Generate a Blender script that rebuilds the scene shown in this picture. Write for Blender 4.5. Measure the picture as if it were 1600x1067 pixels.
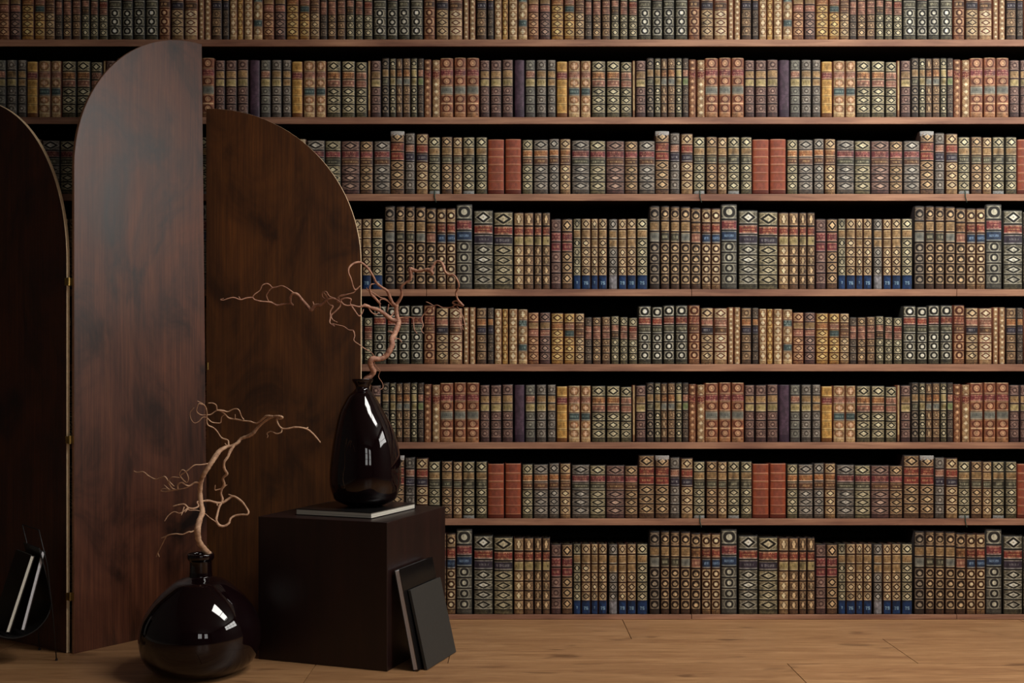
import bpy, math, random
import numpy as np
from mathutils import Vector

# ------------------------------------------------------------------ camera, world, light, exposure
F = 1660.0            # focal length in pixels of a 1600 px wide frame
CAMZ = 0.8            # camera height
HOR = 600.0           # row of the horizon in the photograph
D = 3.61              # distance of the shelf fronts
S = bpy.context.scene
C = S.collection
for o in list(bpy.data.objects):
    bpy.data.objects.remove(o)

cd = bpy.data.cameras.new('camera')
cam = bpy.data.objects.new('camera', cd); C.objects.link(cam)
cam.location = (0, 0, CAMZ); cam.rotation_euler = (math.pi/2, 0, 0)
cd.sensor_fit = 'HORIZONTAL'; cd.sensor_width = 36
cd.lens = 36*F/1600
cd.shift_y = (HOR-533.5)/1600
cd.clip_start = 0.05
S.camera = cam

w = bpy.data.worlds.new('world'); S.world = w; w.use_nodes = True
w.node_tree.nodes['Background'].inputs[0].default_value = (.75, .85, 1, 1)
w.node_tree.nodes['Background'].inputs[1].default_value = 0.6

def area_light(name, loc, rot, sx, sy, power, col=(1, 1, 1)):
    l = bpy.data.lights.new(name, 'AREA'); l.shape = 'RECTANGLE'
    l.size = sx; l.size_y = sy; l.energy = power; l.color = col
    o = bpy.data.objects.new(name, l); C.objects.link(o)
    o.location = loc; o.rotation_euler = rot
    return o
# daylight standing outside the window openings (right wall, and the wall behind the camera)
RW = 3.1      # x of the right wall
FW = -2.6     # y of the wall behind the camera
WIN_R = [(1.2, 3.25, 1.75, 2.65)]                              # y0, y1, z0, z1
WIN_F = [(0.25, 1.05, 1.1, 2.5), (1.55, 2.35, 1.1, 2.5)]      # x0, x1, z0, z1
for (a, b, z0, z1) in WIN_R:
    area_light('daylight', (RW+.22, (a+b)/2, (z0+z1)/2), (0, math.pi/2, 0), z1-z0, b-a, 58, (1, .96, .9))
ADDED_SKY = (0.4, 2.4, 1.95, 2.65)        # unseen skylight added to brighten the upper shelves: x0, x1, y0, y1
area_light('daylight', ((ADDED_SKY[0]+ADDED_SKY[1])/2, (ADDED_SKY[2]+ADDED_SKY[3])/2, 2.95), (0, 0, 0), ADDED_SKY[1]-ADDED_SKY[0], ADDED_SKY[3]-ADDED_SKY[2], 92, (1, .96, .9))  # lamp above the added skylight
for (a, b, z0, z1) in WIN_F:
    area_light('daylight', ((a+b)/2, FW-.22, (z0+z1)/2), (math.pi/2, 0, 0), b-a, z1-z0, 12, (1, .96, .9))

vs = S.view_settings
vs.view_transform = 'Standard'; vs.look = 'None'; vs.gamma = 1; vs.use_curve_mapping = False
vs.exposure = 0.0
S.display_settings.display_device = 'sRGB'

# ------------------------------------------------------------------ helpers
def lin(c):
    c = np.asarray(c, dtype=float)/255.0
    return np.where(c <= .04045, c/12.92, ((c+.055)/1.055)**2.4)

def tag(o, label=None, cat=None, group=None, kind=None):
    if label: o['label'] = label
    if cat: o['category'] = cat
    if group: o['group'] = group
    if kind: o['kind'] = kind
    return o

def empty(name, loc, rz=0):
    o = bpy.data.objects.new(name, None); C.objects.link(o)
    o.location = loc; o.rotation_euler = (0, 0, rz); o.empty_display_size = .05
    return o

def mesh_obj(name, verts, faces, mats, parent=None, loc=(0, 0, 0), rot=(0, 0, 0), smooth=False, midx=None):
    me = bpy.data.meshes.new(name)
    me.from_pydata([tuple(v) for v in verts], [], [tuple(f) for f in faces])
    if not isinstance(mats, (list, tuple)): mats = [mats]
    for m in mats: me.materials.append(m)
    if midx is not None: me.polygons.foreach_set('material_index', midx)
    if smooth: me.polygons.foreach_set('use_smooth', [True]*len(me.polygons))
    me.update()
    o = bpy.data.objects.new(name, me); C.objects.link(o)
    o.location = loc; o.rotation_euler = rot
    if parent: o.parent = parent
    return o

BF = [(0, 3, 2, 1), (4, 5, 6, 7), (0, 1, 5, 4), (1, 2, 6, 5), (2, 3, 7, 6), (3, 0, 4, 7)]
class MB:
    def __init__(s): s.v = []; s.f = []
    def box(s, x0, x1, y0, y1, z0, z1):
        n = len(s.v)
        s.v += [(x0, y0, z0), (x1, y0, z0), (x1, y1, z0), (x0, y1, z0), (x0, y0, z1), (x1, y0, z1), (x1, y1, z1), (x0, y1, z1)]
        s.f += [tuple(n+i for i in f) for f in BF]
        return s
    def build(s, name, mat, parent=None, bevel=0, **k):
        o = mesh_obj(name, s.v, s.f, mat, parent, **k)
        if bevel:
            b = o.modifiers.new('bevel', 'BEVEL'); b.width = bevel; b.segments = 2; b.limit_method = 'ANGLE'
        return o

def tube(pts, rad, n=8, cap=True):
    """one swept tube through pts (Vectors) with radii"""
    P = [Vector(p) for p in pts]
    V = []; Fc = []
    prev = None
    for i, p in enumerate(P):
        t = (P[min(i+1, len(P)-1)]-P[max(i-1, 0)])
        if t.length < 1e-9: t = Vector((0, 0, 1))
        t.normalize()
        if prev is None:
            a = Vector((0, 1, 0)) if abs(t.y) < .9 else Vector((1, 0, 0))
            u = t.cross(a).normalized()
        else:
            u = (prev - t*prev.dot(t))
            u = u.normalized() if u.length > 1e-6 else t.orthogonal().normalized()
        prev = u; w_ = t.cross(u)
        for k in range(n):
            an = 2*math.pi*k/n
            V.append(p + (u*math.cos(an)+w_*math.sin(an))*rad[i])
    for i in range(len(P)-1):
        for k in range(n):
            a = i*n+k; b = i*n+(k+1) % n
            Fc.append((a, b, b+n, a+n))
    if cap:
        Fc.append(tuple(range(n-1, -1, -1))); m = (len(P)-1)*n
        Fc.append(tuple(m+k for k in range(n)))
    return V, Fc

def catmull(pts, rad, sub=5):
    P = [Vector(p) for p in pts]; out = []; ro = []
    for i in range(len(P)-1):
        p0 = P[max(i-1, 0)]; p1 = P[i]; p2 = P[i+1]; p3 = P[min(i+2, len(P)-1)]
        for k in range(sub):
            t = k/sub
            out.append(.5*((2*p1)+(p2-p0)*t+(2*p0-5*p1+4*p2-p3)*t*t+(3*p1-p0-3*p2+p3)*t**3))
            ro.append(rad[i]*(1-t)+rad[i+1]*t)
    out.append(P[-1]); ro.append(rad[-1])
    return out, ro

def lathe(prof, n=64, shift=None):
    V = []; Fc = []
    for i, (r, z) in enumerate(prof):
        sx = shift(z) if shift else 0
        for k in range(n):
            a = 2*math.pi*k/n
            V.append((r*math.cos(a)+sx, r*math.sin(a), z))
    for i in range(len(prof)-1):
        for k in range(n):
            a = i*n+k; b = i*n+(k+1) % n
            Fc.append((a, b, b+n, a+n))
    Fc.append(tuple(range(n-1, -1, -1))); m = (len(prof)-1)*n
    Fc.append(tuple(m+k for k in range(n)))
    return V, Fc

def smooth_prof(pts, sub=6):
    o, _ = catmull([(r, 0, z) for r, z in pts], [0]*len(pts), sub)
    return [(max(p.x, 1e-4), p.z) for p in o]

# ------------------------------------------------------------------ materials
def newmat(name):
    m = bpy.data.materials.new(name); m.use_nodes = True
    nt = m.node_tree; b = nt.nodes['Principled BSDF']
    return m, nt, b
def N(nt, t, **k):
    n = nt.nodes.new(t)
    for a, v in k.items(): setattr(n, a, v)
    return n
def ramp(nt, stops, interp='LINEAR'):
    r = N(nt, 'ShaderNodeValToRGB'); cr = r.color_ramp; cr.interpolation = interp
    while len(cr.elements) < len(stops): cr.elements.new(.5)
    for e, (p, c) in zip(cr.elements, stops):
        e.position = p; e.color = (*lin(c), 1)
    return r
def coords(nt, scale=(1, 1, 1), kind='Object', loc=(0, 0, 0)):
    tc = N(nt, 'ShaderNodeTexCoord'); mp = N(nt, 'ShaderNodeMapping')
    mp.inputs['Scale'].default_value = scale; mp.inputs['Location'].default_value = loc
    nt.links.new(tc.outputs[kind], mp.inputs['Vector'])
    return mp
def noise(nt, vec, scale, detail=4, rough=.55, dist=0):
    n = N(nt, 'ShaderNodeTexNoise'); n.inputs['Scale'].default_value = scale
    n.inputs['Detail'].default_value = detail; n.inputs['Roughness'].default_value = rough
    n.inputs['Distortion'].default_value = dist
    nt.links.new(vec.outputs[0], n.inputs['Vector'])
    return n
def mixc(nt, fac, a, b, mode='MIX'):
    m = N(nt, 'ShaderNodeMix', data_type='RGBA', blend_type=mode)
    for s, v in ((m.inputs[0], fac), (m.inputs[6], a), (m.inputs[7], b)):
        if hasattr(v, 'links'): nt.links.new(v, s)
        elif isinstance(v, (int, float)): s.default_value = v
        else: s.default_value = (*lin(v), 1)
    return m.outputs[2]
def bump(nt, b, h, strength=.2, dist=.002):
    bp = N(nt, 'ShaderNodeBump'); bp.inputs['Strength'].default_value = strength
    bp.inputs['Distance'].default_value = dist
    nt.links.new(h, bp.inputs['Height']); nt.links.new(bp.outputs[0], b.inputs['Normal'])

def flat(name, col, rough=.5, var=.12, scale=30, metal=0, coat=0, spec=.5):
    m, nt, b = newmat(name)
    mp = coords(nt); n = noise(nt, mp, scale)
    c1 = tuple(max(0, x*(1-var)) for x in col); c2 = tuple(min(255, x*(1+var)) for x in col)
    r = ramp(nt, [(.3, c1), (.7, c2)])
    nt.links.new(n.outputs[0], r.inputs[0]); nt.links.new(r.outputs[0], b.inputs['Base Color'])
    b.inputs['Roughness'].default_value = rough; b.inputs['Metallic'].default_value = metal
    b.inputs['Coat Weight'].default_value = coat; b.inputs['Coat Roughness'].default_value = .05
    b.inputs['Specular IOR Level'].default_value = spec
    return m

def screen_wood(name, dark, mid, light, rough, seed, cloud=1.0):
    m, nt, b = newmat(name)
    g = coords(nt, (26, 26, 1.6), loc=(seed, 0, seed)); n1 = noise(nt, g, 1.6, 8, .65, .9)
    g2 = coords(nt, (3.4, 3.4, 1.9), loc=(seed*2, 0, 3)); n2 = noise(nt, g2, 1.4, 5, .6, 1.2)
    g3 = coords(nt, (150, 150, 3), loc=(0, 0, seed)); n3 = noise(nt, g3, 1.5, 3)
    r1 = ramp(nt, [(.28, dark), (.5, mid), (.74, light)]); nt.links.new(n1.outputs[0], r1.inputs[0])
    r2 = ramp(nt, [(.32, tuple(x*cloud for x in (140, 134, 134))), (.5, (212, 208, 204)), (.7, (255, 250, 240))]); nt.links.new(n2.outputs[0], r2.inputs[0])
    c = mixc(nt, 1.0, r1.outputs[0], r2.outputs[0], 'MULTIPLY')
    r3 = ramp(nt, [(.35, (190, 188, 186)), (.65, (255, 255, 255))]); nt.links.new(n3.outputs[0], r3.inputs[0])
    c = mixc(nt, .8, c, r3.outputs[0], 'MULTIPLY')
    nt.links.new(c, b.inputs['Base Color'])
    rr = N(nt, 'ShaderNodeMapRange'); rr.inputs[3].default_value = rough-.08; rr.inputs[4].default_value = rough+.12
    nt.links.new(n2.outputs[0], rr.inputs[0]); nt.links.new(rr.outputs[0], b.inputs['Roughness'])
    bump(nt, b, n1.outputs[0], .12, .001)
    return m

def plank_mat():
    m, nt, b = newmat('oak_floor')
    at = N(nt, 'ShaderNodeAttribute', attribute_name='plank')
    tc = N(nt, 'ShaderNodeTexCoord')
    ad = N(nt, 'ShaderNodeVectorMath', operation='ADD'); nt.links.new(tc.outputs['Object'], ad.inputs[0])
    sc = N(nt, 'ShaderNodeVectorMath', operation='SCALE'); sc.inputs['Scale'].default_value = 37
    nt.links.new(at.outputs['Color'], sc.inputs[0]); nt.links.new(sc.outputs[0], ad.inputs[1])
    def mp(s):
        q = N(nt, 'ShaderNodeMapping'); q.inputs['Scale'].default_value = s
        nt.links.new(ad.outputs[0], q.inputs['Vector']); return q
    n1 = noise(nt, mp((1.1, 11, 1)), 2.0, 7, .6, .7)
    n2 = noise(nt, mp((5, 95, 1)), 2.0, 4, .6)
    n3 = noise(nt, mp((2.4, 7, 1)), 2.3, 2, .5, .4)
    r1 = ramp(nt, [(.3, (148, 107, 72)), (.5, (166, 124, 84)), (.7, (182, 140, 98))])
    nt.links.new(n1.outputs[0], r1.inputs[0])
    r2 = ramp(nt, [(.35, (205, 196, 190)), (.6, (255, 255, 255))]); nt.links.new(n2.outputs[0], r2.inputs[0])
    c = mixc(nt, .8, r1.outputs[0], r2.outputs[0], 'MULTIPLY')
    r3 = ramp(nt, [(.26, (96, 66, 46)), (.36, (255, 255, 255))]); nt.links.new(n3.outputs[0], r3.inputs[0])
    c = mixc(nt, .5, c, r3.outputs[0], 'MULTIPLY')
    hv = N(nt, 'ShaderNodeHueSaturation')
    mr = N(nt, 'ShaderNodeMapRange'); mr.inputs[3].default_value = .9; mr.inputs[4].default_value = 1.08
    nt.links.new(at.outputs['Fac'], mr.inputs[0]); nt.links.new(mr.outputs[0], hv.inputs['Value'])
    nt.links.new(c, hv.inputs['Color']); nt.links.new(hv.outputs[0], b.inputs['Base Color'])
    b.inputs['Roughness'].default_value = .42
    bump(nt, b, n2.outputs[0], .1, .001)
    return m

def shelf_mat():
    m, nt, b = newmat('shelf_wood')
    n1 = noise(nt, coords(nt, (3, 30, 60)), 1.5, 6, .6, .5); n2 = noise(nt, coords(nt, (1.3, 1, 4)), 1.6, 4)
    r1 = ramp(nt, [(.3, (142, 104, 84)), (.52, (172, 130, 104)), (.75, (194, 150, 120))]); nt.links.new(n1.outputs[0], r1.inputs[0])
    r2 = ramp(nt, [(.35, (190, 172, 172)), (.6, (255, 250, 245))]); nt.links.new(n2.outputs[0], r2.inputs[0])
    nt.links.new(mixc(nt, 1., r1.outputs[0], r2.outputs[0], 'MULTIPLY'), b.inputs['Base Color'])
    b.inputs['Roughness'].default_value = .6
    return m

def book_mat(name, rough):
    m, nt, b = newmat(name)
    at = N(nt, 'ShaderNodeAttribute', attribute_name='tint')
    n = noise(nt, coords(nt), 420, 3, .6)
    r = ramp(nt, [(.3, (196, 194, 192)), (.65, (255, 255, 255))]); nt.links.new(n.outputs[0], r.inputs[0])
    nt.links.new(mixc(nt, .7, at.outputs['Color'], r.outputs[0], 'MULTIPLY'), b.inputs['Base Color'])
    b.inputs['Roughness'].default_value = rough
    b.inputs['Specular IOR Level'].default_value = .35
    return m

M = dict(
    wall=flat('plaster_wall', (92, 88, 84), .9, .04, 6),
    ceil=flat('ceiling_paint', (130, 128, 124), .9, .03, 6),
    frame=flat('window_paint', (190, 188, 182), .5, .03),
    trim=flat('trim_paint', (130, 124, 116), .6, .03),
    floor=plank_mat(), under=flat('floor_gap', (38, 26, 18), .9),
    shelf=shelf_mat(), board=flat('shade_dark_board', (34, 26, 20), .9, .1, 8, spec=.1), dark=flat('shade_dark_interior', (20, 17, 14), .95, .1, 8, spec=.1),  # shade under shelves and behind books is put into both dark colours
    book=book_mat('tooled_leather', .55), booklab=book_mat('label_leather', .5),
    p1=screen_wood('screen_wood_left', (82, 42, 17), (94, 49, 20), (106, 57, 24), .5, 1),
    p2=screen_wood('screen_wood_middle', (92, 50, 34), (108, 62, 42), (128, 76, 50), .4, 5, .55),
    p3=screen_wood('screen_wood_right', (98, 56, 18), (112, 65, 21), (126, 75, 26), .55, 9),
    edge=flat('raw_plywood_edge', (244, 214, 172), .6, .05, 60),
    edge2=flat('stained_plywood_edge', (160, 116, 86), .6, .08, 60),
    brass=flat('aged_brass', (170, 140, 80), .35, .15, 60, metal=1),
    vase=flat('aubergine_glaze', (16, 5, 7), .03, .1, 5, coat=.15),
    cube=None,
    blackcover=flat('black_cloth_cover', (18, 17, 17), .3, .08, 90),
    greycover=flat('charcoal_matte_cover', (50, 49, 46), .55, .05, 90),
    glosscover=flat('black_gloss_cover', (20, 18, 18), .16, .1, 40),
    pages=None,
    wire=flat('black_wire', (20, 18, 17), .45),
    leather=flat('black_leather', (14, 12, 12), .5, .1, 60),
    ribbon=flat('green_ribbon', (36, 62, 52), .7),
)
m, nt, b = newmat('espresso_cube_wood')
n1 = noise(nt, coords(nt, (14, 14, 1.2)), 2, 6, .6, .5)
r1 = ramp(nt, [(.3, (24, 10, 9)), (.55, (32, 14, 12)), (.8, (44, 21, 16))]); nt.links.new(n1.outputs[0], r1.inputs[0])
nt.links.new(r1.outputs[0], b.inputs['Base Color']); b.inputs['Roughness'].default_value = .4
M['cube'] = m
def pages_mat(name, col):
    m, nt, b = newmat(name)
    wv = noise(nt, coords(nt, (1.5, 1.5, 900)), 1, 2)
    r = ramp(nt, [(.35, tuple(x*.8 for x in col)), (.6, col)]); nt.links.new(wv.outputs[0], r.inputs[0])
    nt.links.new(r.outputs[0], b.inputs['Base Color']); b.inputs['Roughness'].default_value = .7
    return m
M['pages'] = pages_mat('cream_pages', (240, 234, 218))
M['silver'] = pages_mat('cool_white_pages', (236, 234, 238))
def bark_mat(name, c0, c1, c2):
    m, nt, b = newmat(name)
    n1 = noise(nt, coords(nt), 55, 6, .65, .6)
    r = ramp(nt, [(.3, c0), (.5, c1), (.72, c2)]); nt.links.new(n1.outputs[0], r.inputs[0])
    nt.links.new(r.outputs[0], b.inputs['Base Color']); b.inputs['Roughness'].default_value = .65
    bump(nt, b, n1.outputs[0], .5, .002)
    return m
M['bark1'] = bark_mat('reddish_willow_bark', (124, 84, 70), (178, 128, 104), (214, 166, 136))
M['bark2'] = bark_mat('tan_willow_bark', (144, 106, 80), (196, 154, 122), (224, 186, 150))

# ------------------------------------------------------------------ the room
def struct(o): o['kind'] = 'structure'; return o
LW = -2.7; BW = 3.86; CZ = 2.75; T = .2
def wall_with_holes(name, axis, pos, a0, a1, holes):
    mb = MB(); hs = sorted(holes)
    def put(u0, u1, z0, z1):
        if u1-u0 < 1e-4 or z1-z0 < 1e-4: return
        if axis == 'x': mb.box(pos, pos+T, u0, u1, z0, z1)
        else: mb.box(u0, u1, pos-T, pos, z0, z1)
    cur = a0
    for (h0, h1, z0, z1) in hs:
        put(cur, h0, 0, CZ); put(h0, h1, 0, z0); put(h0, h1, z1, CZ); cur = h1
    put(cur, a1, 0, CZ)
    return struct(mb.build(name, M['wall']))
wall_with_holes('wall_right', 'x', RW, FW, BW+T, WIN_R)
wall_with_holes('wall_front', 'y', FW, LW-T, RW+T, WIN_F)
struct(MB().box(LW-T, LW, FW, BW+T, 0, CZ).build('wall_left', M['wall']))
struct(MB().box(LW, RW, BW, BW+T, 0, CZ).build('wall_back', M['wall']))
struct(MB().box(LW-T, ADDED_SKY[0], FW-T, BW+T, CZ, CZ+.1).box(ADDED_SKY[1], RW+T, FW-T, BW+T, CZ, CZ+.1)
       .box(ADDED_SKY[0], ADDED_SKY[1], FW-T, ADDED_SKY[2], CZ, CZ+.1).box(ADDED_SKY[0], ADDED_SKY[1], ADDED_SKY[3], BW+T, CZ, CZ+.1).build('ceiling', M['ceil']))
sk = MB(); sx_ = (ADDED_SKY[0]+ADDED_SKY[1])/2; sy_ = (ADDED_SKY[2]+ADDED_SKY[3])/2
sk.box(ADDED_SKY[0], ADDED_SKY[0]+.04, ADDED_SKY[2], ADDED_SKY[3], CZ+.02, CZ+.08).box(ADDED_SKY[1]-.04, ADDED_SKY[1], ADDED_SKY[2], ADDED_SKY[3], CZ+.02, CZ+.08)
sk.box(ADDED_SKY[0]+.04, ADDED_SKY[1]-.04, ADDED_SKY[2], ADDED_SKY[2]+.04, CZ+.02, CZ+.08).box(ADDED_SKY[0]+.04, ADDED_SKY[1]-.04, ADDED_SKY[3]-.04, ADDED_SKY[3], CZ+.02, CZ+.08)
sk.box(sx_-.015, sx_+.015, ADDED_SKY[2]+.04, ADDED_SKY[3]-.04, CZ+.03, CZ+.07)
struct(sk.build('window_4', M['frame']))  # frame of the added skylight
def window(n, axis, pos, u0, u1, z0, z1, nu, nz):
    mb = MB(); d0, d1 = .05, .1
    def put(a, b_, c, d, dd=0):
        if axis == 'x': mb.box(pos+d0+dd, pos+d1-dd, a, b_, c, d)
        else: mb.box(a, b_, pos-d1+dd, pos-d0-dd, c, d)
    f = .05
    put(u0, u0+f, z0, z1); put(u1-f, u1, z0, z1); put(u0+f, u1-f, z0, z0+f); put(u0+f, u1-f, z1-f, z1)
    for i in range(1, nu):
        x = u0+(u1-u0)*i/nu; put(x-.018, x+.018, z0+f, z1-f, .008)
    for i in range(1, nz):
        z = z0+(z1-z0)*i/nz; put(u0+f, u1-f, z-.015, z+.015, .01)
    return struct(mb.build('window_%d' % n, M['frame']))
k = 1
for (a, b_, z0, z1) in WIN_R: window(k, 'x', RW, a, b_, z0, z1, 4, 2); k += 1
for (a, b_, z0, z1) in WIN_F: window(k, 'y', FW, a, b_, z0, z1, 2, 3); k += 1
struct(MB().box(RW-.015, RW, FW, BW, 0.0, .09).build('baseboard_right', M['trim']))
struct(MB().box(LW, LW+.015, FW, BW, 0.0, .09).build('baseboard_left', M['trim']))

# floor of long oak boards running parallel to the bookcase
rng = random.Random(4)
PW = .2925; PL = 1.347
known = {3: .375, 2: 1.163, 1: .788}           # board ends seen in the photograph, counted from the row at y 2.46
V = []; Fc = []; ids = []
r0 = 2.4575
for row in range(-18, 5):
    y0 = r0+row*PW; y1 = y0+PW
    if y1 > BW: y1 = BW
    if y0 < FW: y0 = FW
    if y1 <= y0: continue
    off = known.get(row, rng.uniform(0, PL))
    x = off-PL*4
    while x < RW:
        a, c = max(x, LW), min(x+PL, RW)
        if c > a:
            n = len(V); g = .0012; gy = .0004
            V += [(a+g, y0+gy, 0), (c-g, y0+gy, 0), (c-g, y1-gy, 0), (a+g, y1-gy, 0),
                  (a+g, y0+gy, -.012), (c-g, y0+gy, -.012), (c-g, y1-gy, -.012), (a+g, y1-gy, -.012)]
            Fc += [(n, n+1, n+2, n+3), (n, n+4, n+5, n+1), (n+1, n+5, n+6, n+2), (n+2, n+6, n+7, n+3), (n+3, n+7, n+4, n)]
            ids += [(rng.random(), rng.random(), rng.random(), 1)]*8
        x += PL
n = len(V)
V += [(LW-T, FW-T, -.011), (RW+T, FW-T, -.011), (RW+T, BW+T, -.011), (LW-T, BW+T, -.011)]; Fc.append((n, n+1, n+2, n+3)); ids += [(0, 0, 0, 1)]*4
fl = mesh_obj('floor', V, Fc, [M['floor'], M['under']], midx=[0]*(len(Fc)-1)+[1])
at = fl.data.attributes.new('plank', 'FLOAT_COLOR', 'POINT'); at.data.foreach_set('color', np.array(ids, dtype=np.float32).ravel())
struct(fl)

# ------------------------------------------------------------------ bookcase
PX = D/F
def wx(px): return (px-800)*PX
def wz(py): return CAMZ+(HOR-py)*PX
P = 414.4
SHELF = [(61.6, 72.3), (183.0, 193.6), (303.0, 313.6), (451.8, 462.6), (568.9, 580.0), (691.0, 701.2), (810.3, 820.6), (960.2, 967.6)]
case = empty('bookcase', (0, D, 0))
tag(case, 'wall-wide bookcase with pinkish brown wooden shelves and a shade-dark interior', 'bookcase')
CX0, CX1 = LW+.02, RW-.03
DEP = .235
for i, (a, b_) in enumerate(SHELF):
    z1, z0 = wz(a), max(wz(b_), 0.0)
    cuts = [CX0]
    if i in (3, 7):
        cuts += [wx(1080.6+k*P) for k in range(-4, 2) if CX0 < wx(1080.6+k*P) < CX1]
    cuts.append(CX1)
    for c0, c1 in zip(cuts, cuts[1:]):
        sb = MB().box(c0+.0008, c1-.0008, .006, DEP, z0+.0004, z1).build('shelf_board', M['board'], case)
        MB().box(c0+.0008, c1-.0008, 0, .006, z0, z1).build('front_edge', M['shelf'], sb, bevel=.001)
MB().box(CX0, CX1, DEP, DEP+.012, 0, 2.5).build('back_panel', M['dark'], case)  # its colour holds the painted shade of the gaps
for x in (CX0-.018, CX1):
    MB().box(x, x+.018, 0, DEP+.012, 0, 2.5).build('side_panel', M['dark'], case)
MB().box(CX0, CX1, 0, DEP, 2.5, 2.522).build('top_panel', M['shelf'], case)

# ------------------------------------------------------------------ books
# one wallpaper-long run of books repeats every P pixels; every entry: x0 x1 top style ground label1 label2
BG = dict(ol=(132, 120, 88), tn=(172, 140, 96), cr=(200, 174, 126), go=(196, 152, 82), ot=(170, 126, 88), br=(122, 90, 64),
          pb=(104, 72, 64), pu=(80, 60, 74), gy=(112, 98, 84), dk=(84, 66, 54), rd=(148, 78, 58), sp=(98, 94, 82), te=(106, 104, 94),
          fo=(108, 100, 76))
DKC = dict(ol=(26, 22, 12), tn=(62, 32, 18), cr=(110, 62, 40), go=(86, 44, 16), ot=(84, 36, 18), br=(40, 22, 15),
           pb=(40, 22, 24), pu=(48, 32, 50), gy=(34, 28, 26), dk=(26, 18, 16), rd=(96, 36, 20), sp=(40, 38, 36), te=(46, 40, 40),
           fo=(22, 20, 14))
LT = dict(ol=(238, 226, 188), tn=(240, 218, 176), cr=(246, 230, 196), go=(238, 214, 150), ot=(224, 186, 144), br=(228, 198, 152),
          pb=(200, 170, 150), pu=(120, 96, 120), gy=(206, 200, 186), dk=(176, 160, 136), rd=(212, 150, 112), sp=(208, 204, 180), te=(180, 180, 160),
          fo=(244, 240, 220))
LAB = dict(R=(136, 56, 50), T=(182, 150, 104), G=(80, 80, 66), N=(50, 46, 66), B=(34, 60, 98), W=(128, 134, 126), O=(164, 102, 64),
           M=(126, 52, 60), Y=(184, 168, 116), K=(58, 82, 86), V=(98, 66, 50), P=(160, 104, 88), E=(122, 140, 94), S=(150, 148, 152))
LT_TXT = dict(R=(214, 170, 120), T=(120, 84, 48), G=(186, 182, 150), N=(176, 172, 170), B=(150, 180, 210), W=(84, 86, 84), O=(222, 180, 120),
              M=(208, 160, 130), Y=(110, 96, 54), K=(150, 170, 160), V=(206, 170, 120), P=(222, 186, 150), E=(80, 92, 60), S=(110, 110, 116))
def conv(rows, ox, oy, s):
    out = []
    for r in rows.strip().split('\n'):
        t = r.split()
        out.append([ox+float(t[0])/s, ox+float(t[1])/s, oy+float(t[2])/s]+t[3:])
    return out
R1 = conv("""127 275 58 O fo R G
283 403 68 O fo R G
412 540 50 O fo R G
550 690 50 O fo R G
700 828 48 O ot R V
840 982 78 D tn P N
992 1140 82 D cr P V
1152 1213 72 Z cr - -
1220 1290 72 Z cr - -
1300 1415 78 F br O N
1425 1497 78 F dk O N
1505 1588 90 X cr - -""", 980, 470, 7.273) + conv("""62 128 88 X go - -
135 228 88 X cr - -
235 340 92 X cr K K
345 462 125 D ot T P
470 588 125 D pb T P
597 730 132 D go O D
738 852 135 D go P K
855 958 135 D tn V V
962 1040 178 F dk P P
1048 1138 178 D br P P
1148 1240 172 F br P P
1248 1335 165 D ol P V
1345 1430 175 D ol P P
1440 1535 182 D ol R P""", 1190, 470, 6.957)
R2 = conv("""78 160 70 B dk T G
168 238 72 B ol T Y
240 312 75 C br O W
318 402 72 F br O W
408 480 70 O ol Y Y
485 555 72 F dk P E
558 640 88 Z ot R -
650 742 95 Z cr R -
740 892 75 M ot M W
900 1037 70 M ot M W
1042 1187 72 M ot M W
1195 1305 97 F pb T Y
1315 1440 97 F pb T Y
1448 1572 90 F pb T Y""", 1000, 80, 7.273) + conv("""55 167 92 P pu - -
175 285 90 F te P Y
295 405 88 F gy T Y
415 508 88 F gy T T
515 635 108 S go M -
643 772 102 Q cr P K
778 888 102 Q cr P K
897 1050 102 D ol O P
1060 1205 102 D ol O P
1212 1335 112 D ol P P
1345 1372 95 W cr - -
1378 1487 97 F pb T Y""", 1210, 80, 6.957)
R3 = conv("""175 335 68 D br R R c
342 455 88 F gy P N
468 605 97 D tn R N
610 742 135 D ol T G w
755 880 132 D br T G
888 992 138 D tn T G
1000 1135 135 D ol T G w
1147 1277 135 D ol T G
1282 1470 162 K rd - -
1480 1664 158 K rd - -""", 1000, 195, 7.273) + conv("""140 258 158 D ol O V
265 425 160 D gy O V
432 545 148 D gy O V
552 670 150 D tn O V
680 875 165 D gy M G
878 1050 170 D ol M G
1055 1255 172 D pb M V
1258 1400 175 D br M V
1410 1588 172 D gy M V""", 1210, 195, 6.957)
R4 = conv("""100 208 78 B dk T W
218 310 78 B br T G
320 415 82 B br T G
425 528 85 B br T W
533 637 98 B br O P
645 742 102 O tn R B
747 842 102 O tn R B
848 1015 60 O sp M B
1030 1232 122 D fo R N
1240 1440 138 D ol R N""", 1000, 310, 6.668) + conv("""48 152 145 C tn R Y
155 255 145 C br R Y
262 340 145 C br R Y
345 428 145 C br R Y
435 542 212 F pb M M
548 662 212 D br M M
668 748 208 D ol T D 7
752 850 208 D tn T D 76
855 928 208 D tn T T 7
932 1022 208 D tn T D 75
1038 1130 212 D gy T T !
1138 1225 212 D tn T T 79
1230 1325 208 D tn T T 78
1332 1445 208 D ol T D 75""", 1210, 310, 6.67)
BASE = [568.9, 183.0, 303.0, 451.8]
RUN = [R1, R2, R3, R4]
tall = [998.2+P, 1022.8+P, 711.2-508.0+0.7, 'D', 'br', 'R', 'R']     # takes the place of the last book of the run on the seventh shelf
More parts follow.
